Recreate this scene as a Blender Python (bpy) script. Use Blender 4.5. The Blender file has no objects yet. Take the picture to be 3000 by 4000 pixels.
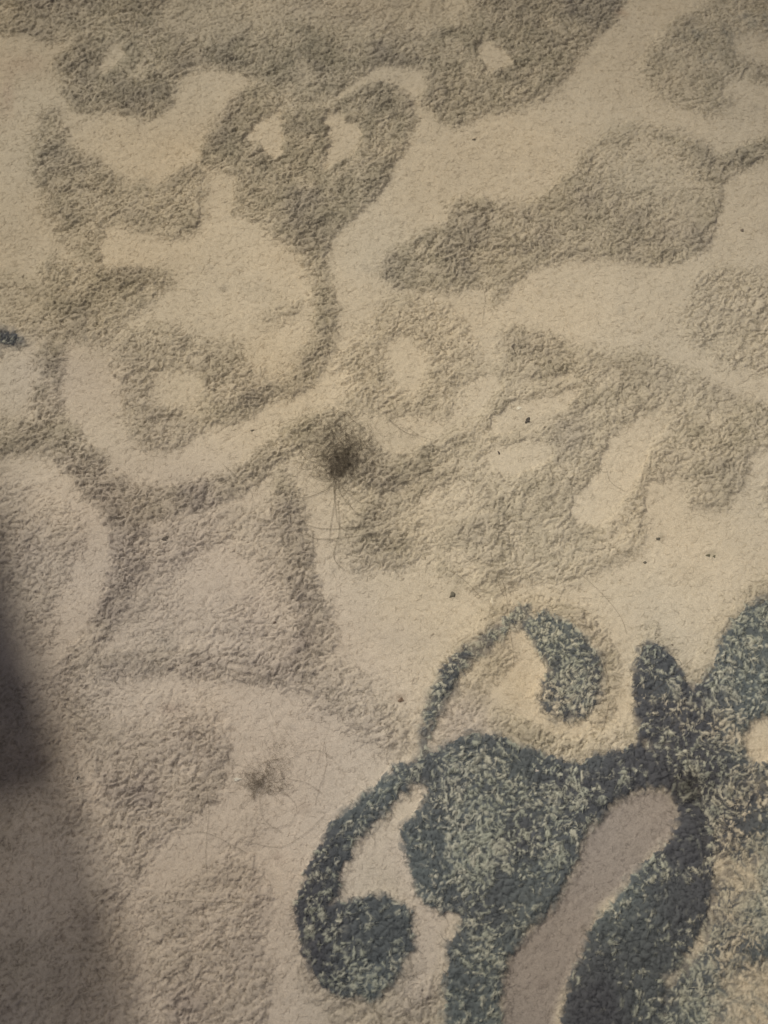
import bpy, math, random
import numpy as np
from mathutils import Vector, Matrix

R = math.radians
scene = bpy.context.scene
C = scene.collection

# ------------------------------------------------------------------ camera
TILT = R(20); DIST = 0.86; VFOV = R(50)
cam_d = bpy.data.cameras.new("camera")
cam = bpy.data.objects.new("camera", cam_d); C.objects.link(cam)
cam.location = (0, -DIST*math.sin(TILT), DIST*math.cos(TILT))
cam.rotation_euler = (TILT, 0, 0)
cam_d.sensor_fit = 'VERTICAL'; cam_d.angle = VFOV
cam_d.clip_start = 0.02; cam_d.clip_end = 60
cam_d.dof.use_dof = True; cam_d.dof.focus_distance = 0.84; cam_d.dof.aperture_fstop = 4.5
scene.camera = cam

# ------------------------------------------------------------------ light
world = bpy.data.worlds.new("World"); scene.world = world
world.use_nodes = True
bg = world.node_tree.nodes["Background"]
bg.inputs[0].default_value = (0.58, 0.57, 0.84, 1); bg.inputs[1].default_value = 0.085

def area(name, loc, target, size, power, col, spread=180):
    l = bpy.data.lights.new(name, 'AREA'); l.shape = 'DISK'; l.size = size
    l.energy = power; l.color = col; l.spread = R(spread)
    o = bpy.data.objects.new(name, l); C.objects.link(o)
    o.location = loc
    o.rotation_euler = (Vector(target)-Vector(loc)).to_track_quat('-Z', 'Y').to_euler()
    return o
area("room_lamp", (-2.30, 2.50, 2.90), (0.20, -0.10, 0), 0.46, 4.75, (1.0, 0.91, 0.78), 30)
area("core_shade_lamp", (-1.00, 0.05, 1.60), (0.22, -0.08, 0), 0.22, 1.8, (1.0, 0.95, 0.90), 80)  # unseen lamp added so the stool's shadow gets a dark core
area("centre_fill_lamp", (0.26, -0.04, 1.30), (0.24, -0.04, 0), 0.20, 0.55, (1.0, 0.94, 0.92), 70)  # unseen lamp added to brighten the rug right of centre

scene.view_settings.view_transform = 'Standard'
scene.view_settings.look = 'None'
scene.view_settings.exposure = 0.0
scene.view_settings.gamma = 1.0
scene.render.resolution_x = 768; scene.render.resolution_y = 1024
scene.render.film_transparent = False
scene.render.engine = 'CYCLES'
scene.cycles.filter_width = 1.5

# ------------------------------------------------------------------ helpers
TH = math.tan(VFOV/2)*0.75; TV = math.tan(VFOV/2)
cl = np.array(cam.location); ct, st = math.cos(TILT), math.sin(TILT)
SW, SH = 1659.0, 2212.0
def at(X, Y, z=0.0):
    """where the ray through a point of the picture meets the rug"""
    nx = (X/SW-0.5)*2*TH; ny = (0.5-Y/SH)*2*TV
    d = (nx, ny*ct+st, ny*st-ct)
    t = (z-cl[2])/d[2]
    return (cl[0]+d[0]*t, cl[1]+d[1]*t, z)
def pattern_xy(x, y):
    """rug plane -> coordinates in which the pattern was traced"""
    dx = x-cl[0]; dy = y-cl[1]; dz = -cl[2]
    zc = dy*(-st)+dz*ct; yc = dy*ct+dz*st
    zc = np.minimum(zc, -0.02)
    return (dx/(-zc)/(2*TH)+0.5)*SW, (0.5-yc/(-zc)/(2*TV))*SH

def tag(o, label=None, cat=None, group=None, kind=None):
    if label: o["label"] = label
    if cat: o["category"] = cat
    if group: o["group"] = group
    if kind: o["kind"] = kind
    return o

def h2(ix, iy, s):
    ix = ix.astype(np.uint32); iy = iy.astype(np.uint32)
    h = ix*np.uint32(374761393) + iy*np.uint32(668265263) + np.uint32((s*2246822519) & 0xffffffff)
    h = (h ^ (h >> np.uint32(13)))*np.uint32(1274126177)
    h = (h ^ (h >> np.uint32(15)))*np.uint32(2246822519)
    h = h ^ (h >> np.uint32(16))
    return (h & np.uint32(0xffffff)).astype(np.float32)/16777215.0
def vnoise(x, y, s):
    ix = np.floor(x); iy = np.floor(y); fx = x-ix; fy = y-iy
    ix = ix.astype(np.int64); iy = iy.astype(np.int64)
    fx = fx*fx*(3-2*fx); fy = fy*fy*(3-2*fy)
    a = h2(ix, iy, s); b = h2(ix+1, iy, s); c = h2(ix, iy+1, s); d = h2(ix+1, iy+1, s)
    return (a+(b-a)*fx)*(1-fy)+(c+(d-c)*fx)*fy
def fbm(x, y, s, o=3):
    r = 0; a = 0.5; t = 0
    for i in range(o):
        r = r+a*vnoise(x*2**i+i*17.3, y*2**i-i*9.1, s+i); t += a; a *= 0.5
    return r/t*2-1
def worley(x, y, s, jit=0.9):
    ix = np.floor(x).astype(np.int64); iy = np.floor(y).astype(np.int64)
    f1 = np.full(x.shape, 9., np.float32); f2 = f1.copy()
    px = np.zeros_like(f1, dtype=np.float64); py = px.copy(); rid = f1.copy()
    for a in (-1, 0, 1):
        for b in (-1, 0, 1):
            cx = ix+a; cy = iy+b
            qx = cx+0.5+jit*(h2(cx, cy, s)-0.5); qy = cy+0.5+jit*(h2(cx, cy, s+1)-0.5)
            d = np.hypot(qx-x, qy-y)
            m = d < f1
            f2 = np.where(m, f1, np.minimum(f2, d))
            px = np.where(m, qx, px); py = np.where(m, qy, py)
            rid = np.where(m, h2(cx, cy, s+2), rid)
            f1 = np.where(m, d, f1)
    return f1, f2, px, py, rid
def sstep(a, b, x):
    t = np.clip((x-a)/(b-a), 0, 1); return t*t*(3-2*t)

# ------------------------------------------------------------------ the woven pattern
# Each layer holds 0..1: grey (raised grey-brown pile), teal (raised teal pile),
# light (share of pale tufts among the teal), taupe (yarn tint), pink, ochre (light's colour mix painted in, some tan yarn)
K = 2.0
GW, GH = int(SW/K)+1, int(SH/K)+1
YY, XX = np.mgrid[0:GH, 0:GW].astype(np.float32)*K
L = {k: np.zeros((GH, GW), np.float32) for k in ("grey", "teal", "light", "taupe", "pink", "ochre", "curl")}
def blur(m, r):
    r = int(max(1, round(r/K)))
    for _ in range(2):
        for ax in (0, 1):
            p = np.pad(m, [(r, r) if i == ax else (0, 0) for i in (0, 1)], mode='edge')
            c = np.cumsum(p, axis=ax, dtype=np.float64)
            z = np.zeros_like(np.take(c, [0], axis=ax)); c = np.concatenate([z, c], axis=ax)
            n = m.shape[ax]
            m = ((np.take(c, range(2*r+1, 2*r+1+n), axis=ax)-np.take(c, range(0, n), axis=ax))/(2*r+1)).astype(np.float32)
    return m
def pmask(pts):
    pts = [(pts[i], pts[i+1]) for i in range(0, len(pts), 2)]
    m = np.zeros((GH, GW), bool); n = len(pts)
    # the frame's own edge is no edge of the pattern
    pts = [(x-60 if x <= 0 else x+60 if x >= 1659 else x, y-60 if y <= 0 else y+60 if y >= 2212 else y) for x, y in pts]
    for i in range(n):
        x1, y1 = pts[i]; x2, y2 = pts[(i+1) % n]
        if y1 == y2: continue
        c = ((y1 > YY) != (y2 > YY)) & (XX < (x2-x1)*(YY-y1)/(y2-y1)+x1)
        m ^= c
    return m.astype(np.float32)
def smask(pts):
    """thick line: x, y, radius triples"""
    m = np.zeros((GH, GW), np.float32)
    P = [pts[i:i+3] for i in range(0, len(pts), 3)]
    if len(P) == 1: P = P*2
    for (x1, y1, r1), (x2, y2, r2) in zip(P[:-1], P[1:]):
        dx, dy = x2-x1, y2-y1; l = dx*dx+dy*dy+1e-6
        t = np.clip(((XX-x1)*dx+(YY-y1)*dy)/l, 0, 1)
        d = np.hypot(XX-x1-t*dx, YY-y1-t*dy)
        m = np.maximum(m, (d < r1+(r2-r1)*t).astype(np.float32))
    return m
def put(layer, val, m, soft=7, mode='set'):
    m = blur(m, soft)
    a = L[layer]
    if mode == 'max': L[layer] = np.maximum(a, m*val)
    else: L[layer] = a*(1-m)+val*m

def CU(v, p, s=12): put("curl", v, pmask(p), s, 'max')
def G(v, p, s=7): put("grey", v, pmask(p), s*1.4, 'max')
def GS(v, p, s=8): put("grey", v, smask(p), s*1.4, 'max')
def CR(v, p, s=6): put("grey", v, pmask(p), s)       # cream gap in the grey
def T(v, p, lt=None, s=10):
    m = pmask(p); put("teal", v, m, s)
    if lt is not None: put("light", lt, m, 14)
def TS(v, p, lt=None, s=9):
    m = smask(p); put("teal", v, m, s, 'max')
    if lt is not None: put("light", lt, m, 14)

# upper left scrollwork
G(.72, [0,0,1365,0,1330,45,1285,90,1250,130,1235,150,1215,180,1185,210,1160,232,1130,248,1090,258,1055,252,1010,272,985,285,950,275,920,240,905,225,915,195,917,160,890,147,830,152,795,165,755,195,715,232,640,240,560,190,520,165,480,155,440,150,405,155,390,180,375,215,350,245,310,270,285,268,260,245,220,238,200,250,150,235,135,205,120,165,112,135,150,115,160,95,90,90,50,80,0,85])
CR(.30, [330,40,400,0,1020,0,1010,30,960,75,930,98,870,88,780,96,720,75,640,60,560,85,470,100,380,98,340,80], 16)
CR(.5, [20,20,120,40,180,90,100,80,0,60], 12)
CR(.05, [225,130,245,105,275,103,268,135,240,165,215,172], 6)
CR(.0, [1032,106,1050,98,1080,112,1103,145,1090,163,1045,165,1035,135], 5)
CR(.25, [640,135,665,125,680,160,675,195,655,190], 7)
G(.78, [560,190,505,225,455,280,438,340,445,372,490,375,520,395,505,450,510,472,545,490,575,500,605,528,645,550,660,565,705,560,715,530,745,495,790,455,830,405,845,380,880,310,897,270,885,225,850,195,800,190,760,205,715,230,640,225])
CR(.0, [526,310,560,272,610,236,607,290,618,325,594,360,560,334], 3)
CR(.0, [703,252,724,254,750,274,784,288,760,340,696,382,700,320], 3)
CR(.1, [716,228,740,205,775,180,800,172,820,180,770,195,735,225], 5)
G(.62, [90,240,135,245,150,290,160,330,210,350,250,380,290,412,330,412,380,385,430,360,447,390,440,430,440,470,430,510,390,527,340,522,290,502,250,480,232,500,215,520,215,570,230,588,370,590,380,615,340,645,300,680,260,715,240,765,215,745,160,742,120,742,75,742,40,705,0,690,0,600,90,605,150,610,150,560,145,530,125,520,118,490,120,475,95,470,95,435,125,410,80,390,70,350,85,300], 9)
GS(.8, [120,600,35,220,620,35,320,615,28])
GS(.8, [130,690,40,210,700,35], 10)
GS(.55, [380,480,30,300,460,30,180,470,35])
CR(.3, [0,640,60,620,110,660,60,690,0,690], 14)
GS(.75, [125,735,28,110,800,30,105,870,30,118,935,36,165,990,38,215,1045,38,275,1085,38,350,1088,37,425,1075,30,500,1050,28,575,1000,27,640,950,34,700,930,40])
GS(.7, [460,905,22,540,870,24,600,840,26,650,818,28,690,770,26,706,720,24,702,660,24,690,600,24,675,555,22])
GS(.72, [0,950,38,60,945,36,120,940,38])
GS(.72, [250,1080,38,285,1150,40,288,1215,42,268,1270,36,238,1325,28,200,1385,26,160,1435,28], 9)
GS(.68, [160,1450,30,280,1432,30,380,1432,34,480,1440,38,560,1436,36,640,1445,34,700,1480,36], 14)
GS(.52, [700,1480,46,800,1550,46,860,1600,30], 18)
GS(.74, [605,1040,20,622,1100,36,633,1170,38,645,1240,40,668,1320,38,678,1395,38,650,1450,30], 12)
G(.4, [330,1130,450,1100,560,1095,620,1130,660,1250,600,1290,545,1225,500,1180,440,1190,400,1230,350,1285,300,1345,255,1400,270,1320,310,1230], 12)
G(.3, [290,1310,400,1300,500,1290,620,1300,650,1400,400,1410,270,1410], 14)
G(.34, [0,1070,60,1095,130,1108,185,1150,170,1200,150,1260,120,1290,130,1340,110,1400,60,1380,40,1300,0,1200], 14)
G(.45, [250,725,330,702,400,722,470,735,520,740,550,790,560,830,600,850,570,885,520,900,470,930,420,955,395,978,350,985,300,960,272,920,260,870,250,800], 9)
GS(.62, [470,905,24,540,872,22,610,830,24])
CR(.08, [330,815,380,800,430,806,440,860,400,892,340,880,322,850], 10)
CR(.1, [520,760,560,735,600,745,640,750,630,800,590,830,560,815], 14)
GS(.5, [575,705,14,610,680,24,640,665,18], 8)
GS(.72, [205,490,30,188,550,28,180,610,34])
GS(.6, [115,260,22,98,330,26,112,400,28,165,450,34], 10)
GS(.62, [300,430,34,380,450,34,425,420,26], 10)
# long leaf on the right
G(.6, [1300,290,1340,275,1400,278,1460,290,1520,320,1535,345,1580,335,1659,298,1659,345,1600,375,1560,395,1545,410,1550,450,1540,500,1510,550,1460,572,1400,580,1330,570,1270,565,1200,575,1150,590,1110,622,1085,655,1065,672,1048,665,1040,625,1000,640,960,642,900,640,860,626,830,620,815,590,845,550,880,525,930,500,975,485,960,450,1000,432,1050,440,1130,440,1180,420,1210,390,1240,355,1265,330])
GS(.78, [860,590,28,960,560,40,1060,540,36,1200,525,26], 14)
GS(.75, [1560,365,16,1600,350,20,1659,322,22], 6)
GS(.7, [1290,480,26,1360,540,24], 14)
CR(.36, [1280,340,1380,310,1490,350,1520,440,1490,540,1420,500,1400,430,1300,420], 20)
G(.5, [1480,40,1540,10,1600,0,1659,0,1659,80,1590,85,1570,110,1580,135,1640,140,1659,145,1659,195,1630,190,1600,175,1560,180,1550,210,1590,230,1560,250,1530,262,1500,255,1470,240,1430,230,1400,205,1380,165,1385,125,1410,90,1440,60])
G(.26, [1500,590,1540,580,1600,585,1659,600,1659,830,1560,800,1510,760,1470,730,1455,700,1480,640], 8)
GS(.55, [1645,665,8,1659,650,10], 5)
GS(.5, [690,1440,36,760,1500,40,840,1560,34,900,1610,24], 16)
GS(.45, [950,1210,20,1010,1245,24,1070,1290,20], 10)
# flower in the middle
G(.36, [830,650,870,640,940,650,990,690,1020,740,1040,780,1060,800,1060,850,1000,880,960,920,930,925,890,905,850,910,820,900,780,890,760,930,740,900,730,850,720,800,740,760,790,750,790,700], 8)
G(.47, [1075,720,1110,715,1180,720,1240,750,1320,760,1400,765,1440,790,1500,810,1560,840,1600,870,1659,865,1659,965,1610,985,1605,1030,1590,1070,1560,1100,1530,1105,1480,1090,1470,1050,1430,1040,1410,1060,1395,1150,1380,1200,1300,1230,1250,1265,1210,1275,1160,1260,1110,1270,1095,1290,1075,1295,1060,1270,1010,1230,975,1190,940,1180,905,1215,870,1235,820,1228,780,1245,745,1230,725,1180,738,1130,735,1080,700,1040,640,1020,600,960,650,900,700,890,760,900,800,960,850,985,920,960,980,920,1040,880,1060,850,1060,790,1075,750], 8)
GS(.78, [1110,770,32,1160,790,42,1210,800,30], 12)
GS(.74, [690,960,40,760,1020,40,830,1050,34,920,1000,28,990,955,26], 12)
GS(.7, [800,1110,40,800,1180,50,860,1180,36], 12)
GS(.72, [1460,960,40,1560,940,50,1659,915,40], 14)
GS(.7, [1560,1020,36,1500,1020,30], 14)
GS(.66, [1070,1090,30,1090,1200,30,1085,1270,18], 12)
CR(.0, [830,760,860,735,900,740,930,780,930,820,900,855,850,850,830,820], 10)
CR(.0, [684,842,730,802,768,830,748,872,674,888], 5)
CR(.0, [818,930,870,898,956,928,928,960,865,990,824,976], 5)
CR(.0, [978,884,1008,838,1062,818,1084,848,1036,888,980,914], 5)
CR(.0, [1245,840,1130,872,1065,900,1042,938,1080,946,1155,916,1235,878], 4)
CR(.0, [1038,988,1110,964,1178,952,1192,990,1132,1024,1095,1038,1050,1016], 5)
CR(.0, [1430,888,1375,896,1318,942,1298,990,1275,1036,1245,1066,1232,1110,1244,1140,1295,1138,1338,1092,1376,1048,1396,1000,1410,952,1432,920], 5)
CR(.08, [1395,1035,1425,1060,1412,1100,1398,1130,1385,1080], 5)
CR(.12, [960,1180,1000,1195,1040,1240,1020,1262,975,1225], 6)
CR(.15, [1110,935,1180,905,1200,915,1150,945], 6)
for gx_, gy_, gl, ga in ((1130,830,26,-25),(1215,815,22,-20),(1300,830,24,-15),(1180,985,20,-40),(1150,1080,24,-30),(1220,1010,18,60),(1340,1150,22,-35),(1215,1180,20,-20),(1120,1180,18,70),(870,1060,22,-20),(1480,870,20,-20),(1560,900,18,20),(1060,1010,16,60),(1270,905,26,-28)):
    dx_, dy_ = gl*math.cos(R(ga)), gl*math.sin(R(ga))
    put('grey', .12, smask([gx_-dx_, gy_-dy_, 5, gx_, gy_, 9, gx_+dx_, gy_+dy_, 4]), 6)
CR(.0, [985,1042,1000,1038,1028,1070,1032,1108,1000,1130,950,1132,930,1165,900,1110,905,1085,940,1060], 9)
CR(.05, [665,1055,705,1048,735,1085,735,1135,720,1180,700,1300,672,1200], 9)
GS(.5, [1659,1060,24,1650,1110,20])
CU(.8, [1500,590,1540,580,1600,585,1659,600,1659,830,1560,800,1510,760,1470,730,1455,700,1480,640])
CU(.8, [830,650,870,640,940,650,990,690,1020,740,1040,780,1000,880,960,900,890,890,820,900,780,890,730,850,720,800,740,760,790,700])
CU(.7, [250,725,400,722,550,790,600,850,470,940,350,985,272,920,250,800])
CU(.45, [330,40,400,0,1050,0,960,90,640,70,380,98])
CU(.55, [330,1130,560,1095,640,1250,650,1400,255,1400,310,1230])
CU(.6, [0,1000,160,1080,200,1180,120,1400,0,1400])
CU(.5, [700,1050,1000,1000,1300,1150,1200,1260,800,1240])
CU(.45, [100,1460,500,1500,500,1700,300,1900,600,2000,560,2212,0,2212,0,1500])
CU(.5, [640,1400,800,1480,920,1560,850,1620,650,1540])
put("curl", .1, pmask([440,1200,520,1190,590,1300,540,1350,400,1350,380,1280]), 16)
put("curl", .1, pmask([330,815,380,800,430,806,440,860,400,892,340,880,322,850]), 10)
put("curl", 0, pmask([830,760,860,735,900,740,930,780,930,820,900,855,850,850,830,820]), 10)
# lower left
G(.55, [100,1440,200,1440,250,1500,222,1530,270,1560,330,1590,400,1550,450,1545,500,1580,500,1650,480,1720,440,1760,380,1790,330,1840,310,1900,290,1910,260,1850,230,1780,210,1700,180,1620,150,1560], 12)
GS(.66, [380,1590,30,440,1570,34,470,1620,24], 14)
CR(.0, [330,1905,308,1880,400,1790,470,1742,520,1740,430,1840,380,1900], 9)
G(.5, [310,1930,400,1905,470,1840,560,1850,590,1950,570,2050,600,2100,560,2212,400,2212,330,2100,310,2000], 12)
G(.55, [0,1440,60,1460,120,1560,180,1700,230,1800,270,1900,300,2000,300,2212,0,2212], 14)  # follows the shadow's edge: shade of the left corner put in as grey
CR(.22, [0,1880,130,1800,250,1860,170,1950,100,2010,0,2040], 20)
GS(.3, [370,1535,14]); GS(.3, [500,1820,40,560,1780,30], 20)
# teal buds and leaves, lower right
GS(.52, [930,1560,26,960,1480,24,1010,1400,24,1060,1340,22,1120,1308,18,1200,1315,22,1258,1350,24,1302,1410,26,1318,1480,22,1290,1560,22])
G(.42, [1090,1390,1130,1420,1090,1455,1040,1490,1048,1560,1020,1610,930,1625,960,1540,1010,1450], 8)
GS(.66, [1060,1545,16,1110,1575,22,1170,1612,26,1240,1628,28,1300,1610,30,1370,1590,26], 8)
GS(.45, [700,1905,40,660,2000,40,690,2100,50,780,2180,50,860,2100,40,900,2080,30], 16)
GS(.6, [830,2212,60,900,2180,40,950,2120,20], 16)
GS(.5, [1400,1370,18,1450,1430,24,1500,1470,20,1590,1330,30,1659,1250,26], 8)
T(.78, [1128,1338,1180,1326,1234,1350,1268,1390,1296,1430,1300,1480,1282,1530,1258,1558,1210,1560,1175,1545,1150,1510,1165,1480,1182,1450,1160,1420,1145,1390,1120,1350], .42)
TS(.66, [1130,1325,18,1075,1365,20,1025,1400,24,975,1450,24,945,1510,20,925,1560,14,910,1605,12,905,1645,14], .5, 12)
T(.86, [840,1660,900,1645,960,1615,1010,1590,1060,1585,1110,1600,1170,1632,1240,1652,1300,1632,1370,1605,1480,1620,1500,1640,1495,1700,1500,1800,1540,1870,1520,1990,1480,2060,1440,2110,1400,2212,1190,2212,1230,2110,1275,2000,1330,1930,1400,1850,1455,1800,1460,1750,1440,1710,1400,1700,1340,1720,1290,1765,1255,1810,1240,1870,1200,1940,1150,2000,1110,2040,1085,2100,1080,2212,955,2212,960,2100,970,2040,1000,1990,990,1970,950,1970,900,1940,890,1880,900,1860,880,1830,862,1790,900,1760,920,1730,920,1700,890,1690,850,1690], .3)
T(.8, [700,1960,760,1945,800,1930,840,1930,880,1965,892,2010,880,2060,862,2110,820,2140,760,2140,710,2100,680,2040], .3)
T(.84, [1365,1560,1358,1480,1375,1415,1400,1382,1432,1405,1455,1445,1490,1500,1530,1450,1540,1400,1580,1345,1659,1262,1659,1530,1630,1560,1605,1600,1610,1640,1659,1650,1659,1800,1500,1850,1495,1640,1440,1610,1375,1605], .36)
T(.66, [1497,1700,1600,1650,1659,1660,1659,2212,1600,2212,1400,2212,1440,2110,1500,2060,1540,1980,1545,1860,1500,1800], .52, 18)
TS(.8, [862,1690,26,805,1740,30,745,1800,34,700,1880,36,678,1960,38,690,2040,42,730,2100,44,790,2120,40,830,2080,34,865,2030,28,850,1980,38,815,1975,38], .3)
put("light", .72, pmask([965,1640,1000,1640,1100,1650,1120,1700,1085,1740,1090,1810,1080,1870,1050,1920,1000,1930,970,1880,975,1800,970,1740]), 14)
put("light", .6, pmask([1200,1760,1260,1740,1290,1700,1250,1680,1180,1740,1160,1850,1200,1850]), 14)
put("light", .5, pmask([730,2040,820,2060,850,2100,800,2140,740,2110]), 14)
for m, v in ((pmask([1330,1975,1400,1910,1450,1900,1500,1910,1530,1870,1540,1900,1520,1980,1460,2020,1440,2080,1420,2140,1430,2212,1190,2212,1240,2110,1285,2030]), .04),
             (pmask([866,1795,930,1765,968,1790,968,1900,990,1950,905,1935]), .05),
             (pmask([1105,1610,1170,1650,1150,1720,1110,1700]), .08),
             (pmask([1090,1850,1130,1800,1150,1860,1100,1900]), .1),
             (smask([830,1975,36,850,2010,30]), .04),
             (smask([1380,1650,18,1470,1690,30,1490,1750,24,1495,1850,26]), .08),
             (pmask([1620,1385,1659,1350,1659,1560,1600,1500]), .12)):
    put("light", v, m, 12); L["teal"] = np.maximum(L["teal"], blur(m, 12)*.95)
T(.0, [1580,1580,1612,1560,1659,1520,1659,1640,1620,1640], None, 10)
put("light", .75, pmask([1520,1780,1659,1740,1659,2212,1500,2212,1480,2100,1550,1950]), 20)
put("teal", .38, pmask([1520,2140,1580,2100,1640,2090,1659,2120,1659,2212,1540,2212]), 18)
put("teal", .5, pmask([1560,1850,1659,1800,1659,1930,1600,1960,1560,2040,1530,1980]), 18)
TS(.85, [1610,2060,30,1659,2045,34], .1, 12)
TS(.8, [1590,1800,22,1640,1780,26], .15, 12)
TS(.62, [12,735,26,48,742,14], .3, 10); TS(.55, [0,770,16], .2, 10)
TS(.2, [200,745,30,160,720,20], .1, 14)
TS(.22, [1500,120,60,1560,60,50,1659,40,50], .6, 30)
TS(.85, [1500,1660,60,1560,1560,58,1610,1450,62,1659,1370,74], .4, 12)
T(.0, [1600,1590,1625,1562,1659,1540,1659,1640,1625,1640], None, 9)
put("light", .12, pmask([1625,1400,1659,1370,1659,1520,1615,1490]), 12)
# taupe leaf and tan yarn; pink and ochre also paint the light's colour mix
put("taupe", 1, pmask([1400,1705,1440,1713,1462,1760,1452,1810,1400,1850,1370,1890,1330,1930,1290,1960,1280,2000,1260,2060,1230,2110,1200,2180,1185,2212,1080,2212,1080,2130,1090,2080,1110,2030,1150,2000,1200,1940,1240,1870,1255,1810,1290,1770,1340,1720]), 7)
L["grey"] *= 1-L["taupe"]*.9
put("pink", .9, pmask([200,1000,420,960,700,1200,900,1500,860,1700,720,2212,0,2212,0,1000]), 120)
put("pink", .8, smask([860,1830,40,940,1980,40,900,2150,50,1000,1560,60]), 30)
put("pink", .7, smask([100,820,90,240,850,60]), 60)
put("ochre", .8, smask([1130,1500,50,1250,1600,40,1340,1500,40,1640,1610,40,1560,1960,60,1620,2180,60]), 26)
put("ochre", .5, smask([880,760,120,900,960,60,560,780,60]), 50)
put("ochre", .45, pmask([0,0,1659,0,1659,500,0,560]), 120)
LH, LWd = GH, GW
# colour blotches of the worn yarn and old stains, each with a shape of its own
STAINS = [(1478,1700,44,40,(.025,.022,.022),.8), (1262,2010,10,14,(.14,.12,.09),.3), (1170,2120,18,12,(.15,.12,.10),.25), (1370,1840,24,14,(.18,.16,.13),.3), (1180,2040,14,30,(.18,.15,.13),.25), (1330,800,50,26,(.30,.25,.18),.25), (1480,1240,40,20,(.34,.29,.2),.2), (850,1380,60,30,(.4,.36,.3),.2), (560,640,40,26,(.34,.3,.22),.2), (1341,42,13,9,(.36,.22,.12),.35), (55,150,60,26,(.36,.24,.17),.22), (20,215,18,50,(.36,.22,.17),.2),
          (370,1533,22,16,(.20,.12,.09),.30), (866,1512,16,11,(.17,.11,.07),.4), (488,635,12,9,(.14,.12,.09),.4),
          (1536,1199,14,6,(.14,.13,.08),.35), (660,1745,22,22,(.18,.12,.08),.22), (600,1855,16,12,(.2,.13,.1),.25),
          (1423,1166,11,9,(.16,.14,.10),.35), (1024,300,9,7,(.16,.14,.10),.3), (978,1285,13,13,(.16,.15,.11),.25)]

def look(layer, X, Y):
    # the design mirrors itself past the traced piece
    X = np.abs(X); X = np.where(X > SW, 2*SW-X, X); X = np.clip(np.abs(X), 0, SW-1)
    Y = np.abs(Y); Y = np.where(Y > SH, 2*SH-Y, Y); Y = np.clip(np.abs(Y), 0, SH-1)
    u = X/K; v = Y/K
    i = np.clip(u.astype(int), 0, GW-2); j = np.clip(v.astype(int), 0, GH-2)
    fu = u-i; fv = v-j; A = L[layer]
    return (A[j, i]*(1-fu)+A[j, i+1]*fu)*(1-fv)+(A[j+1, i]*(1-fu)+A[j+1, i+1]*fu)*fv

# ------------------------------------------------------------------ rug surface
def axis(lo, hi, step, far_lo, far_hi):
    mid = np.arange(lo, hi, step)
    def out(start, end):
        r = []; s = step; p = start; sg = 1 if end > start else -1
        while abs(p-start) < abs(end-start):
            s = min(s*1.035, 0.02); p += sg*s; r.append(p)
        return r
    return np.array(list(reversed(out(lo, far_lo)))+list(mid)+out(hi-step, far_hi))
STEP = 0.00080
x0 = at(0, 0)[0]-0.01; y1 = at(0, 0)[1]+0.01; y0 = at(0, SH)[1]-0.01
ax = axis(x0, -x0, STEP, -1.15, 1.05)
ay = axis(y0, y1, STEP, -1.0, 1.1)
NX, NY = len(ax), len(ay)
gx, gy = np.meshgrid(ax, ay)

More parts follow.
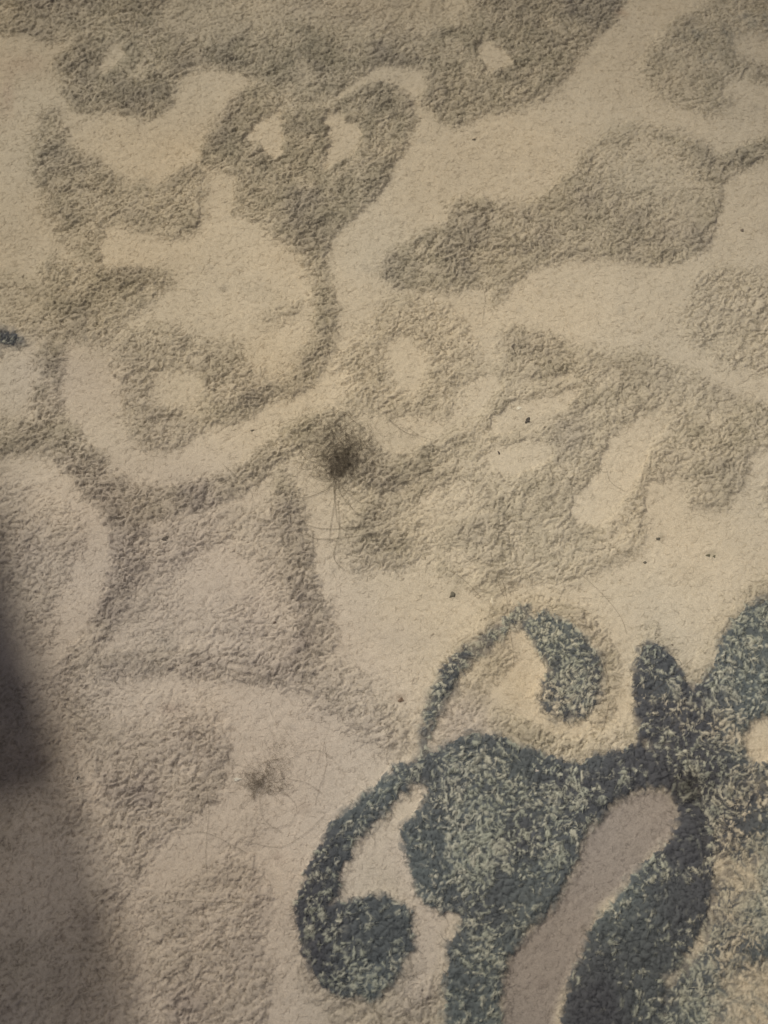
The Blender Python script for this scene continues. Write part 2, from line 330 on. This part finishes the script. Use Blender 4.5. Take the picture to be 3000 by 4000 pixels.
def surface(x, y):
    """height and yarn colour of the pile at a place on the rug"""
    X0, Y0 = pattern_xy(x, y)
    # lean of the pile: tufts lie over each other along this direction
    ang = R(35)+0.7*fbm(x*3.1, y*3.1, 5, 2)
    w = 0.0042
    wx = x+w*fbm(x*170, y*170, 11, 3)+0.006*fbm(x*45, y*45, 12, 2)
    wy = y+w*fbm(x*170, y*170, 21, 3)+0.006*fbm(x*45, y*45, 22, 2)
    a0 = R(28); ca, sa = math.cos(a0), math.sin(a0)
    u = (wx*ca+wy*sa)/1.45; v = -wx*sa+wy*ca
    # big tufts (grey pile)
    c1 = 0.0066
    f1, f2, px, py, rid = worley(u/c1, v/c1, 31, .95)
    e1 = f2-f1
    # where the centre of this tuft stands decides its pile: edges of the design are scalloped
    du = (px*c1-u)*1.45; dv = py*c1-v
    tx = x+du*ca-dv*sa; ty = y+du*sa+dv*ca
    TX, TY = pattern_xy(tx, ty)
    mx = 0.55*TX+0.45*X0+5*fbm(x*90, y*90, 41, 2)+8*fbm(x*26, y*26, 43, 2); my = 0.55*TY+0.45*Y0+5*fbm(x*90, y*90, 42, 2)+8*fbm(x*26, y*26, 44, 2)
    g = look("grey", mx, my)
    # small tufts (teal pile)
    c2 = 0.0043
    uu = (wx*math.cos(R(-62))+wy*math.sin(R(-62)))/1.5; vv = -wx*math.sin(R(-62))+wy*math.cos(R(-62))
    k1, k2, qx, qy, kid = worley(uu/c2, vv/c2, 61, .95)
    e2 = k2-k1
    du = (qx*c2-uu)*1.5; dv = qy*c2-vv
    cb, sb = math.cos(R(-62)), math.sin(R(-62))
    sx = x+du*cb-dv*sb; sy = y+du*sb+dv*cb
    SX, SY = pattern_xy(sx, sy)
    t = look("teal", .6*SX+.4*X0, .6*SY+.4*Y0)
    li = look("light", SX, SY)
    tp = look("taupe", X0, Y0); pk = look("pink", X0, Y0); oc = look("ochre", X0, Y0)
    # third, fine curl
    c3 = 0.0031
    m1, m2, _, _, mid_ = worley(u/c3+3.3, v/c3*1.1, 81, .95)
    e3 = m2-m1
    # wavering creases between locks of pile
    r1 = np.abs(fbm(u*190, v*245, 83, 2)); r2 = np.abs(fbm(u*320+4, v*420, 85, 2)); r3 = np.abs(fbm(u*105+4, v*150, 87, 3))
    cre = (1-sstep(0, .07, r1))*1.0+(1-sstep(0, .13, r2))*.5*sstep(-.2,.3,fbm(x*70,y*70,84,2))+(1-sstep(0, .07, r3))*.8
    roll = sstep(0, .8, r1)+.5*sstep(0, .7, r2)
    patch = 0.5+0.5*fbm(x*28, y*28, 91, 3)
    tuft1 = sstep(0.0, .42, e1); tuft2 = sstep(0, .5, e2); tuft3 = sstep(0, .5, e3)
    cu = look("curl", mx, my)
    g = g*(1+.24*fbm(x*34, y*34, 45, 3))
    lumpy = np.clip(np.maximum(g*1.25, cu), 0, 1)
    # pale curls of yarn standing in the teal
    def curls(ang_, cell, elong, seed):
        c_, s_ = math.cos(ang_), math.sin(ang_)
        a_ = (wx*c_+wy*s_)/elong/cell; b_ = (-wx*s_+wy*c_)/cell
        d1, d2, _, _, kk = worley(a_, b_, seed, .9)
        return (1-sstep(.20, .46, d1+.12*fbm(x*500, y*500, seed+7, 1)))*sstep(-.08, .10, tn-kk)*(.6+.4*h2(np.floor(kk*9999).astype(np.int64), np.floor(kk*77).astype(np.int64), 5))
    tn = np.clip(li*.95+.75*(patch-.5), 0.0, 1)
    worm = np.maximum(curls(R(-60), .0029, 1.3, 301), curls(R(25), .0027, 1.2, 331)*.9)
    worm = np.maximum(worm, curls(R(95), .0036, 1.3, 361)*.85)
    # height
    h = 0.0019*sstep(.06, .75, g)+.0005*cu
    h = h+lumpy*((0.0006*(tuft1-.6)+.0008*roll-.0027*cre)*(.30+1.25*patch)+0.0004*(tuft3-.5)+0.0006*(rid-.5)+.0011*fbm(u*75, v*95, 89, 2))
    h = np.maximum(h, 0)*(1-t)+t*(0.0032+0.0009*(tuft2-.5)+0.0008*(kid-.5)+.0012*worm-.0005*cre)
    h = h+0.0008*fbm(x*22, y*22, 95, 3)+(0.00012+.00025*lumpy)*fbm(x*420, y*420, 97, 2)+0.0002*(1-lumpy)*fbm(u*170, v*260, 98, 2)
    # colour
    cream = np.array([.535, .472, .350]); pinkc = np.array([.520, .455, .375]); ochc = np.array([.560, .475, .330])
    greyc = np.array([.318, .282, .200]); greyp = np.array([.322, .280, .240])
    tealc = np.array([.090, .112, .116]); lightc = np.array([.43, .45, .35]); taup = np.array([.305, .268, .226])
    def mix(a, b, f): return a+(b-a)*f[..., None]
    base = mix(np.broadcast_to(cream, x.shape+(3,)), pinkc, np.clip(pk, 0, 1))
    base = mix(base, ochc, np.clip(oc, 0, 1)*.8)
    base = mix(base, taup, np.clip(tp, 0, 1))
    gc = mix(np.broadcast_to(greyc, x.shape+(3,)), greyp, np.clip(pk*.8+.9*(patch-.45), 0, 1))
    # pale tuft tips here and there in the grey
    gmix = np.clip(g*1.3*(0.82+.22*(rid-.5)+.8*(patch-.5)+.45*fbm(x*60, y*60, 93, 2)-.22*(sstep(.02,.5,roll)-.5)), 0, 1)
    col = mix(base, gc, gmix)
    # teal: dark yarn with pale yarn tufts between
    pale = worm
    lc = mix(np.broadcast_to(lightc, x.shape+(3,)), base, np.clip(.15+oc*.7+.5*(rid-.5), 0, 1))
    tc = mix(np.broadcast_to(tealc, x.shape+(3,)), np.array([.050, .057, .070]), np.clip(.5+1.3*fbm(x*14, y*14, 71, 3), 0, 1))
    thr = sstep(.12, .66, t+.22*(kid-.5)+.18*fbm(x*60, y*60, 73, 2))*.95
    col = mix(col, mix(tc, lc*(.8+.3*rid[..., None]), pale), thr)
    # yarn variation
    n1 = fbm(x*16, y*16, 101, 4); n2 = fbm(x*9+5, y*9, 111, 3); n3 = fbm(x*300, y*300, 121, 2)
    pit = sstep(.35, .75, fbm(x*520, y*520, 125, 2))*sstep(-.3, .4, fbm(x*40, y*40, 127, 2))
    col = col*(1+.085*n1+.05*n3-.13*pit)[..., None]
    col = col*np.stack([1+.035*n2, 1-.004*n2, 1-.06*n2], -1)
    for (X, Y, rx, ry, c, a) in STAINS:
        wx_ = X0-X+7*fbm(x*150, y*150, 131, 2); wy_ = Y0-Y+7*fbm(x*150+9, y*150, 132, 2)
        d = (wx_/rx)**2+(wy_/ry)**2
        col = mix(col, np.array(c), np.exp(-d*1.3)*a)
    return h, np.clip(col, .01, .9), np.maximum(lumpy, t)

BASE = 0.006
hh, cc, lump_map = surface(gx, gy)
hz = hh+BASE
# flat outer rim turned down to the floor
edge = np.zeros_like(hz, bool); edge[0, :] = edge[-1, :] = edge[:, 0] = edge[:, -1] = True
hz = np.where(edge, 0.001, hz)

me = bpy.data.meshes.new("rug")
co = np.stack([gx, gy, hz], -1).astype(np.float32).reshape(-1)
idx = np.arange(NX*NY, dtype=np.int32).reshape(NY, NX)
q = np.stack([idx[:-1, :-1], idx[:-1, 1:], idx[1:, 1:], idx[1:, :-1]], -1).reshape(-1)
nf = (NX-1)*(NY-1)
me.vertices.add(NX*NY); me.vertices.foreach_set("co", co)
me.loops.add(nf*4); me.loops.foreach_set("vertex_index", q)
me.polygons.add(nf)
me.polygons.foreach_set("loop_start", np.arange(0, nf*4, 4, dtype=np.int32))
me.polygons.foreach_set("use_smooth", np.ones(nf, bool))
me.update(calc_edges=True)
ca_ = me.attributes.new("yarn", 'FLOAT_COLOR', 'POINT')
ca_.data.foreach_set("color", np.concatenate([cc, np.ones(cc.shape[:2]+(1,))], -1).astype(np.float32).reshape(-1))
print("rug grid", NX, NY, "tris", nf*2)

def material(name):
    m = bpy.data.materials.new(name); m.use_nodes = True
    nt = m.node_tree; b = nt.nodes["Principled BSDF"]
    return m, nt, b
m_rug, nt, b = material("plush_yarn")
at_n = nt.nodes.new("ShaderNodeAttribute"); at_n.attribute_name = "yarn"
tc_ = nt.nodes.new("ShaderNodeTexCoord")
nz = nt.nodes.new("ShaderNodeTexNoise"); nz.inputs["Scale"].default_value = 1100; nz.inputs["Detail"].default_value = 3
nt.links.new(tc_.outputs["Object"], nz.inputs["Vector"])
mr = nt.nodes.new("ShaderNodeMapRange"); mr.inputs[1].default_value = .3; mr.inputs[2].default_value = .7
mr.inputs[3].default_value = .86; mr.inputs[4].default_value = 1.14
nt.links.new(nz.outputs["Fac"], mr.inputs[0])
vm = nt.nodes.new("ShaderNodeVectorMath"); vm.operation = 'SCALE'
nt.links.new(at_n.outputs["Color"], vm.inputs[0]); nt.links.new(mr.outputs[0], vm.inputs["Scale"])
nt.links.new(vm.outputs[0], b.inputs["Base Color"])
b.inputs["Roughness"].default_value = .95; b.inputs["Specular IOR Level"].default_value = .1
b.inputs["Sheen Weight"].default_value = .15; b.inputs["Sheen Roughness"].default_value = .6
bp = nt.nodes.new("ShaderNodeBump"); bp.inputs["Strength"].default_value = .5; bp.inputs["Distance"].default_value = .0008
nt.links.new(nz.outputs["Fac"], bp.inputs["Height"]); nt.links.new(bp.outputs[0], b.inputs["Normal"])
me.materials.append(m_rug)
rug = bpy.data.objects.new("rug", me); C.objects.link(rug)
tag(rug, "cream plush rug with raised grey scrollwork and speckled teal buds", "rug")

# ------------------------------------------------------------------ fibres of the pile
def bil(A, x, y):
    i = np.clip(np.searchsorted(ax, x)-1, 0, NX-2); j = np.clip(np.searchsorted(ay, y)-1, 0, NY-2)
    fu = np.clip((x-ax[i])/(ax[i+1]-ax[i]), 0, 1); fv = np.clip((y-ay[j])/(ay[j+1]-ay[j]), 0, 1)
    if A.ndim == 3: fu = fu[:, None]; fv = fv[:, None]
    return (A[j, i]*(1-fu)+A[j, i+1]*fu)*(1-fv)+(A[j+1, i]*(1-fu)+A[j+1, i+1]*fu)*fv

def strands(name, pts, rad, mat, cols=None):
    """pts n x k x 3, rad n x k"""
    n, k, _ = pts.shape
    hc = bpy.data.hair_curves.new(name)
    hc.add_curves([k]*n)
    hc.attributes["position"].data.foreach_set("vector", pts.astype(np.float32).reshape(-1))
    ra = hc.attributes.get("radius") or hc.attributes.new("radius", 'FLOAT', 'POINT')
    ra.data.foreach_set("value", rad.astype(np.float32).reshape(-1))
    if cols is not None:
        c = hc.attributes.new("yarn", 'FLOAT_COLOR', 'CURVE')
        c.data.foreach_set("color", np.concatenate([cols, np.ones((n, 1))], -1).astype(np.float32).reshape(-1))
    hc.materials.append(mat)
    o = bpy.data.objects.new(name, hc); C.objects.link(o)
    return o
m_fib, nt, b = material("yarn_fibre")
a2 = nt.nodes.new("ShaderNodeAttribute"); a2.attribute_name = "yarn"
nt.links.new(a2.outputs["Color"], b.inputs["Base Color"])
b.inputs["Roughness"].default_value = .8; b.inputs["Specular IOR Level"].default_value = .15

rng = np.random.default_rng(7)
N = 850000
fx = rng.uniform(-.52, .52, N); fy = rng.uniform(y0-.05, y1+.03, N)
X, Y = pattern_xy(fx, fy)
keep = (X > -60) & (X < SW+60) & (Y > -60) & (Y < SH+60)
fx = fx[keep]; fy = fy[keep]; N = len(fx)
fz = bil(hz, fx, fy); fc = bil(cc, fx, fy)
th = R(-60)+1.3*fbm(fx*14, fy*14, 201, 2)+rng.normal(0, .9, N)
ln = rng.uniform(.0018, .0044, N)
strayf = rng.random(N) < .06; ln = np.where(strayf, ln*2.1, ln)
ks = 4
P = np.zeros((N, ks, 3)); cur = np.stack([fx, fy, fz-.0003], -1); P[:, 0] = cur
bend = rng.normal(0, .75, N)
for k in range(1, ks):
    th = th+bend
    s = ln/(ks-1)
    cur = cur+np.stack([np.cos(th)*s, np.sin(th)*s, s*(.48-.28*k)+.0001], -1)
    P[:, k] = cur
shag = np.clip(bil(lump_map, fx, fy), 0, 1)
Rr = np.full((N, ks), .00009)*(rng.uniform(.6, 1.2, N)*(1+.45*shag))[:, None]; Rr[:, -1] *= .3
fo = strands("pile_fibres", P, Rr, m_fib, np.clip(fc*(1+(rng.uniform(.84, 1.18, N)-1)*(1+.9*shag)*np.where(strayf, 1.12, 1))[:, None], .01, .9))
fo.parent = rug; fo["kind"] = "stuff"
print("fibres", N)

# ------------------------------------------------------------------ hair and lint lying on the rug
m_hair, nt, b = material("dark_hair")
b.inputs["Base Color"].default_value = (.11, .088, .058, 1); b.inputs["Roughness"].default_value = .45
m_hair2, nt, b = material("brown_hair")
b.inputs["Base Color"].default_value = (.10, .065, .035, 1); b.inputs["Roughness"].default_value = .5
def pile_z(x, y): return bil(hz, np.atleast_1d(x), np.atleast_1d(y))

def hair_ball(name, X, Y, n, spread, seed, arms, label, turn=.55, squash=1.0, lobes=None, arm_r=.00006):
    r = np.random.default_rng(seed)
    c = np.array(at(X, Y, BASE+.002))
    k = 14; allp = []
    for i in range(n):
        lx, ly, lr = lobes[i % len(lobes)]
        p = at(X+lx+r.normal(0, lr), Y+ly+r.normal(0, lr*squash), BASE)
        a = r.uniform(0, 6.283); w = r.normal(0, turn); s = r.uniform(.0006, spread)
        q = np.array([p[0], p[1]]); row = []
        for j in range(k):
            row.append((q[0], q[1], pile_z(q[0], q[1])[0]+.0004+abs(r.normal(0, .0012))))
            a += w+r.normal(0, .25); q = q+s*np.array([math.cos(a), math.sin(a)])
        allp.append(row)
    for (path) in arms:                      # long hairs reaching out of the clump
        pp = [path[i:i+2] for i in range(0, len(path), 2)]
        for rep in range(2):
            row = []
            for j in range(k):
                t = j/(k-1)*(len(pp)-1); i = min(int(t), len(pp)-2); f = t-i
                p0 = pp[max(i-1, 0)]; p1 = pp[i]; p2 = pp[i+1]; p3 = pp[min(i+2, len(pp)-1)]
                cr = [0.5*((2*p1[d])+(-p0[d]+p2[d])*f+(2*p0[d]-5*p1[d]+4*p2[d]-p3[d])*f*f+(-p0[d]+3*p1[d]-3*p2[d]+p3[d])*f**3) for d in (0, 1)]
                w = at(cr[0]+rep*2.2*math.sin(3*t+seed), cr[1]+rep*1.5*math.cos(2*t), BASE+.002)
                row.append((w[0], w[1], pile_z(w[0], w[1])[0]+.0008))
            allp.append(row)
    P = np.array(allp); rad = np.full(P.shape[:2], .000036); rad[n:] = arm_r
    P[:, :, :] -= c
    o = strands(name, P, rad, m_hair); o.location = c
    return o

o = hair_ball("hair_clump", 738, 984, 640, .0026, 3,
    [[728,1030,712,1052,690,1064,665,1072,640,1074], [728,1034,722,1060,724,1090,732,1130,745,1145,770,1140],
     [730,1034,745,1060,770,1082,785,1088], [730,1036,738,1070,755,1092,775,1112,790,1118],
     [728,1036,700,1012,688,1000], [726,1040,722,1080,716,1120,712,1170],
     [662,1132,690,1140,725,1142,760,1138,800,1137], [660,1148,680,1162,710,1164,745,1160,790,1156],
     [790,925,760,905,745,895,722,915,700,930], [800,940,790,960,810,985], [700,900,715,925,720,960], [745,890,746,930,745,975],
     [840,905,880,935,905,940], [690,1000,660,990,640,960], [800,1000,840,1010,880,1000], [730,1080,734,1140,720,1200,745,1230]],
    "", lobes=[(6, 8, 22), (-4, 26, 15), (-24, -26, 30), (14, -20, 32), (2, 8, 20), (-6, 36, 9), (30, 2, 20), (-60, -20, 50), (40, -60, 45)])
tag(o, "larger dark tangled clump of hair near the middle of the rug", "hair clump", "hair clumps lying on the rug")
o = hair_ball("hair_clump", 570, 1685, 200, .0017, 9,
    [[530,1840,450,1800,400,1800], [700,1760,660,1800,600,1830,520,1812], [600,1700,640,1740,620,1780,560,1790],
     [450,1600,480,1640,540,1660], [620,1640,680,1620,720,1640], [560,1720,570,1770,610,1800], [610,1680,660,1690,700,1720], [500,1650,510,1690,550,1700]],
    "", lobes=[(-10, -4, 14), (-22, 0, 15), (14, 6, 17), (30, 8, 13), (24, -22, 18), (48, -60, 22), (-14, 4, 10)], squash=.8, arm_r=.000032)
tag(o, "smaller faint clump of hair left of the teal buds", "hair clump", "hair clumps lying on the rug")

def loose(path, label, mat=m_hair, r=.00006):
    k = 22; pp = [path[i:i+2] for i in range(0, len(path), 2)]; row = []
    c = np.array(at(*pp[0], BASE+.002))
    for j in range(k):
        t = j/(k-1)*(len(pp)-1); i = min(int(t), len(pp)-2); f = t-i
        p0 = pp[max(i-1, 0)]; p1 = pp[i]; p2 = pp[i+1]; p3 = pp[min(i+2, len(pp)-1)]
        cr = [0.5*((2*p1[d])+(-p0[d]+p2[d])*f+(2*p0[d]-5*p1[d]+4*p2[d]-p3[d])*f*f+(-p0[d]+3*p1[d]-3*p2[d]+p3[d])*f**3) for d in (0, 1)]
        w = at(cr[0], cr[1], BASE+.002)
        row.append((w[0], w[1], pile_z(w[0], w[1])[0]+.0006))
    P = np.array([row])-c
    o = strands("loose_hair", P, np.full((1, k), r), mat); o.location = c
    return tag(o, label, "hair", "single hairs lying on the rug")
loose([1040,610,1048,640,1045,675,1042,700], "short hair hanging below the tip of the long grey leaf", m_hair2)
loose([445,1695,450,1750,446,1800,444,1850,447,1890], "upright hair over the end of the cream stripe at lower left")
loose([355,1950,400,1945,450,1948,500,1950,560,1948], "straight level hair across the grey patch at the bottom left")
loose([1080,1200,1075,1250,1090,1290,1100,1310], "dark hair dropping onto the top of the curled teal bud", m_hair2)
loose([1060,1190,1068,1230,1088,1262,1096,1300], "second hair beside the stem above the curled teal bud", m_hair2)
loose([1095,1310,1100,1350,1108,1400,1110,1440], "hair crossing the rim of the curled teal bud", m_hair2)
loose([1310,1010,1320,1040,1350,1060], "short hair in the cream gap right of the flower stem")
loose([965,1230,1000,1250,1040,1290], "hair along the cream edge left of the seed", m_hair2)
loose([1255,1240,1300,1280,1340,1330,1355,1370], "long fine hair on the cream ground right of the curled bud", m_hair2)
loose([880,920,905,938,945,952,980,950], "fine hair on the cream gap right of the larger hair clump")
loose([480,1000,520,1040,545,1070,540,1110], "curved hair on the cream band left of the larger clump")
loose([700,1600,705,1650,690,1700,680,1740], "fine hair beside the brown lint curl", m_hair2)
loose([820,1560,840,1600,835,1640,860,1680], "hair on the pinkish ground above the left teal arc", m_hair2)
loose([1300,1420,1315,1480,1312,1540,1300,1580], "hair hugging the right rim of the curled teal bud", m_hair2)
loose([1500,1420,1440,1470,1400,1500], "hair between the two upper teal points on the right", m_hair2)
loose([540,1150,600,1140,640,1160,660,1200], "hair over the grey stem below the larger clump", m_hair2)
loose([130,700,180,730,220,715], "short hair on the grey mass at the left", m_hair2)

# ------------------------------------------------------------------ crumbs and lint
def crumb(X, Y, w, l, col, label, name="crumb", cat="crumb", rot=0, seed=1, group="specks lying on the rug"):
    r = random.Random(seed)
    m = bpy.data.materials.get("speck_%d" % seed)
    m, nt, b = material("speck"); b.inputs["Base Color"].default_value = (*col, 1); b.inputs["Roughness"].default_value = .8
    n = nt.nodes.new("ShaderNodeTexNoise"); n.inputs["Scale"].default_value = 900
    bb = nt.nodes.new("ShaderNodeBump"); bb.inputs["Distance"].default_value = .0004
    nt.links.new(n.outputs["Fac"], bb.inputs["Height"])
    import bmesh
    bm = bmesh.new(); bmesh.ops.create_icosphere(bm, subdivisions=2, radius=1)
    px = .00037
    for v in bm.verts:
        d = 1+r.uniform(-.28, .28)+.3*math.sin(3*v.co.x+seed)*math.cos(4*v.co.y)
        v.co = Vector((v.co.x*w*px*.5*d, v.co.y*l*px*.5*d, v.co.z*min(w, l)*px*.22*d))
    me = bpy.data.meshes.new(name); bm.to_mesh(me); bm.free()
    me.materials.append(m)
    o = bpy.data.objects.new(name, me); C.objects.link(o)
    x, y, _ = at(X, Y, BASE+.001)
    o.location = (x, y, pile_z(x, y)[0]+min(w, l)*px*.05); o.rotation_euler = (0, 0, R(rot))
    return tag(o, label, cat, group)
DK = (.23, .19, .14)
crumb(745,108,11,7,DK,"small dark crumb on the pale pile at the top of the rug",seed=1)
crumb(1603,496,9,9,DK,"round dark speck on the cream ground by the right edge",seed=2)
crumb(1024,300,9,6,(.12,.10,.07),"faint brown crumb below the grey scroll at the top",seed=3)
crumb(356,1163,13,9,(.09,.075,.06),"dark crumb on the pinkish patch inside the left scroll",seed=4,rot=20)
crumb(1140,907,9,14,(.08,.07,.055),"elongated dark crumb on the narrow cream sliver",seed=5,rot=-30)
crumb(1078,977,4,9,(.06,.05,.04),"tiny dark splinter left of the cream notch",seed=6,rot=25)
crumb(978,1284,11,15,(.13,.12,.085),"olive brown crumb on the bright cream ground in the middle",seed=7,rot=-20)
crumb(1422,1163,10,7,(.12,.11,.08),"small brown speck on the cream ground right of the flower",seed=8)
crumb(1530,1199,10,6,(.14,.13,.08),"flat olive speck near the right edge",seed=9)
crumb(1543,1201,6,5,(.15,.14,.09),"tiny olive speck touching the flat one near the right edge",seed=10)
crumb(1394,1214,7,5,(.12,.11,.08),"tiny speck at the tip of the lowest grey lobe",seed=11)
crumb(545,929,8,4,(.12,.1,.07),"thin crumb on the cream crescent of the left scroll",seed=12,rot=20)
crumb(1452,1393,4,4,(.12,.1,.07),"pinhead speck above the right teal points",seed=13)
crumb(168,1681,5,9,(.06,.055,.05),"dark splinter in the shaded lower left",seed=14,rot=-25)
crumb(866,1512,12,8,(.17,.12,.08),"brown lint fleck on the pink ground above the left teal arc",name="lint_fleck",cat="lint",seed=15,rot=30)
crumb(1063,1300,7,17,(.62,.55,.40),"pale seed shaped fleck at the left of the bud's top",name="lint_fleck",cat="lint",seed=16,rot=10)
crumb(1121,880,11,6,(.68,.64,.5),"white fleck above the narrow cream sliver",name="lint_fleck",cat="lint",seed=17,rot=10)
crumb(512,1683,14,6,(.6,.57,.47),"white fleck left of the smaller hair clump",name="lint_fleck",cat="lint",seed=18)
crumb(1160,1665,9,6,(.6,.55,.46),"pale fleck among the dark teal tufts",name="lint_fleck",cat="lint",seed=19)
crumb(593,1344,6,6,(.16,.12,.09),"tiny brown dot on the faint grey ground left of the stem",seed=20)

# ------------------------------------------------------------------ floor under the rug and an invented, unseen stool that shades its left side
m_fl, nt, b = material("floor_boards")
b.inputs["Base Color"].default_value = (.20, .12, .065, 1); b.inputs["Roughness"].default_value = .45
import bmesh
bm = bmesh.new(); bmesh.ops.create_grid(bm, x_segments=1, y_segments=1, size=4)
fm = bpy.data.meshes.new("floor"); bm.to_mesh(fm); bm.free(); fm.materials.append(m_fl)
wv = nt.nodes.new("ShaderNodeTexNoise"); wv.inputs["Scale"].default_value = 3; wv.inputs["Detail"].default_value = 6
tcn = nt.nodes.new("ShaderNodeTexCoord"); mp = nt.nodes.new("ShaderNodeMapping"); mp.inputs["Scale"].default_value = (1, 14, 1)
nt.links.new(tcn.outputs["Object"], mp.inputs[0]); nt.links.new(mp.outputs[0], wv.inputs["Vector"])
rp = nt.nodes.new("ShaderNodeValToRGB"); rp.color_ramp.elements[0].color = (.13, .075, .04, 1); rp.color_ramp.elements[1].color = (.27, .17, .095, 1)
nt.links.new(wv.outputs["Fac"], rp.inputs[0]); nt.links.new(rp.outputs[0], b.inputs["Base Color"])
floor = bpy.data.objects.new("floor", fm); C.objects.link(floor); floor["kind"] = "structure"

def lathe(name, prof, mat, loc, parent, seg=48):
    bm = bmesh.new(); rings = []
    for r_, z_ in prof:
        rings.append([bm.verts.new((r_*math.cos(2*math.pi*i/seg), r_*math.sin(2*math.pi*i/seg), z_)) for i in range(seg)])
    for a_, b_ in zip(rings[:-1], rings[1:]):
        for i in range(seg): bm.faces.new((a_[i], a_[(i+1) % seg], b_[(i+1) % seg], b_[i]))
    bm.faces.new(list(reversed(rings[0]))); bm.faces.new(rings[-1])
    me = bpy.data.meshes.new(name); bm.to_mesh(me); bm.free(); me.materials.append(mat)
    for p in me.polygons: p.use_smooth = True
    o = bpy.data.objects.new(name, me); C.objects.link(o); o.location = loc; o.parent = parent
    return o
m_cl, nt, b = material("shade_stool_cloth"); b.inputs["Base Color"].default_value = (.035, .034, .05, 1); b.inputs["Roughness"].default_value = .9
m_wd, nt, b = material("shade_stool_wood"); b.inputs["Base Color"].default_value = (.14, .07, .035, 1); b.inputs["Roughness"].default_value = .5
st_ = bpy.data.objects.new("shade_stool", None); C.objects.link(st_)
SA = math.atan2(-.34, .145)                      # its long side runs along the shadow's edge
corner = Vector((-.306, -.165)); along = Vector((math.cos(SA), math.sin(SA))); side = Vector((along.y, -along.x))
if side.x > 0: side = -side
SL, SD = .60, .42
mid_p = corner-along*SL/2+side*SD/2
st_.location = (mid_p.x, mid_p.y, BASE); st_.rotation_euler = (0, 0, SA)
tag(st_, "dark upholstered stool, unseen, added to cast the shadow at the left edge", "shade_stool")
def rbox(name, sx, sy, z0, z1, r, mat, parent, loc=(0, 0, 0)):
    bm = bmesh.new(); bmesh.ops.create_cube(bm, size=1)
    for v in bm.verts: v.co = Vector((v.co.x*sx, v.co.y*sy, z0 if v.co.z < 0 else z1))
    bmesh.ops.bevel(bm, geom=bm.edges[:], offset=r, segments=4, affect='EDGES', profile=.5)
    me = bpy.data.meshes.new(name); bm.to_mesh(me); bm.free(); me.materials.append(mat)
    for p in me.polygons: p.use_smooth = True
    o = bpy.data.objects.new(name, me); C.objects.link(o); o.location = loc; o.parent = parent
    return o
rbox("cushion", SL, SD, .12, .225, .03, m_cl, st_)
rbox("frame", SL-.08, SD-.08, .03, .125, .006, m_wd, st_)
for ix in (-1, 1):
    for iy in (-1, 1):
        lathe("leg", [(.014, 0), (.018, .01), (.022, .035)], m_wd, (ix*(SL/2-.08), iy*(SD/2-.08), 0), st_, 16)
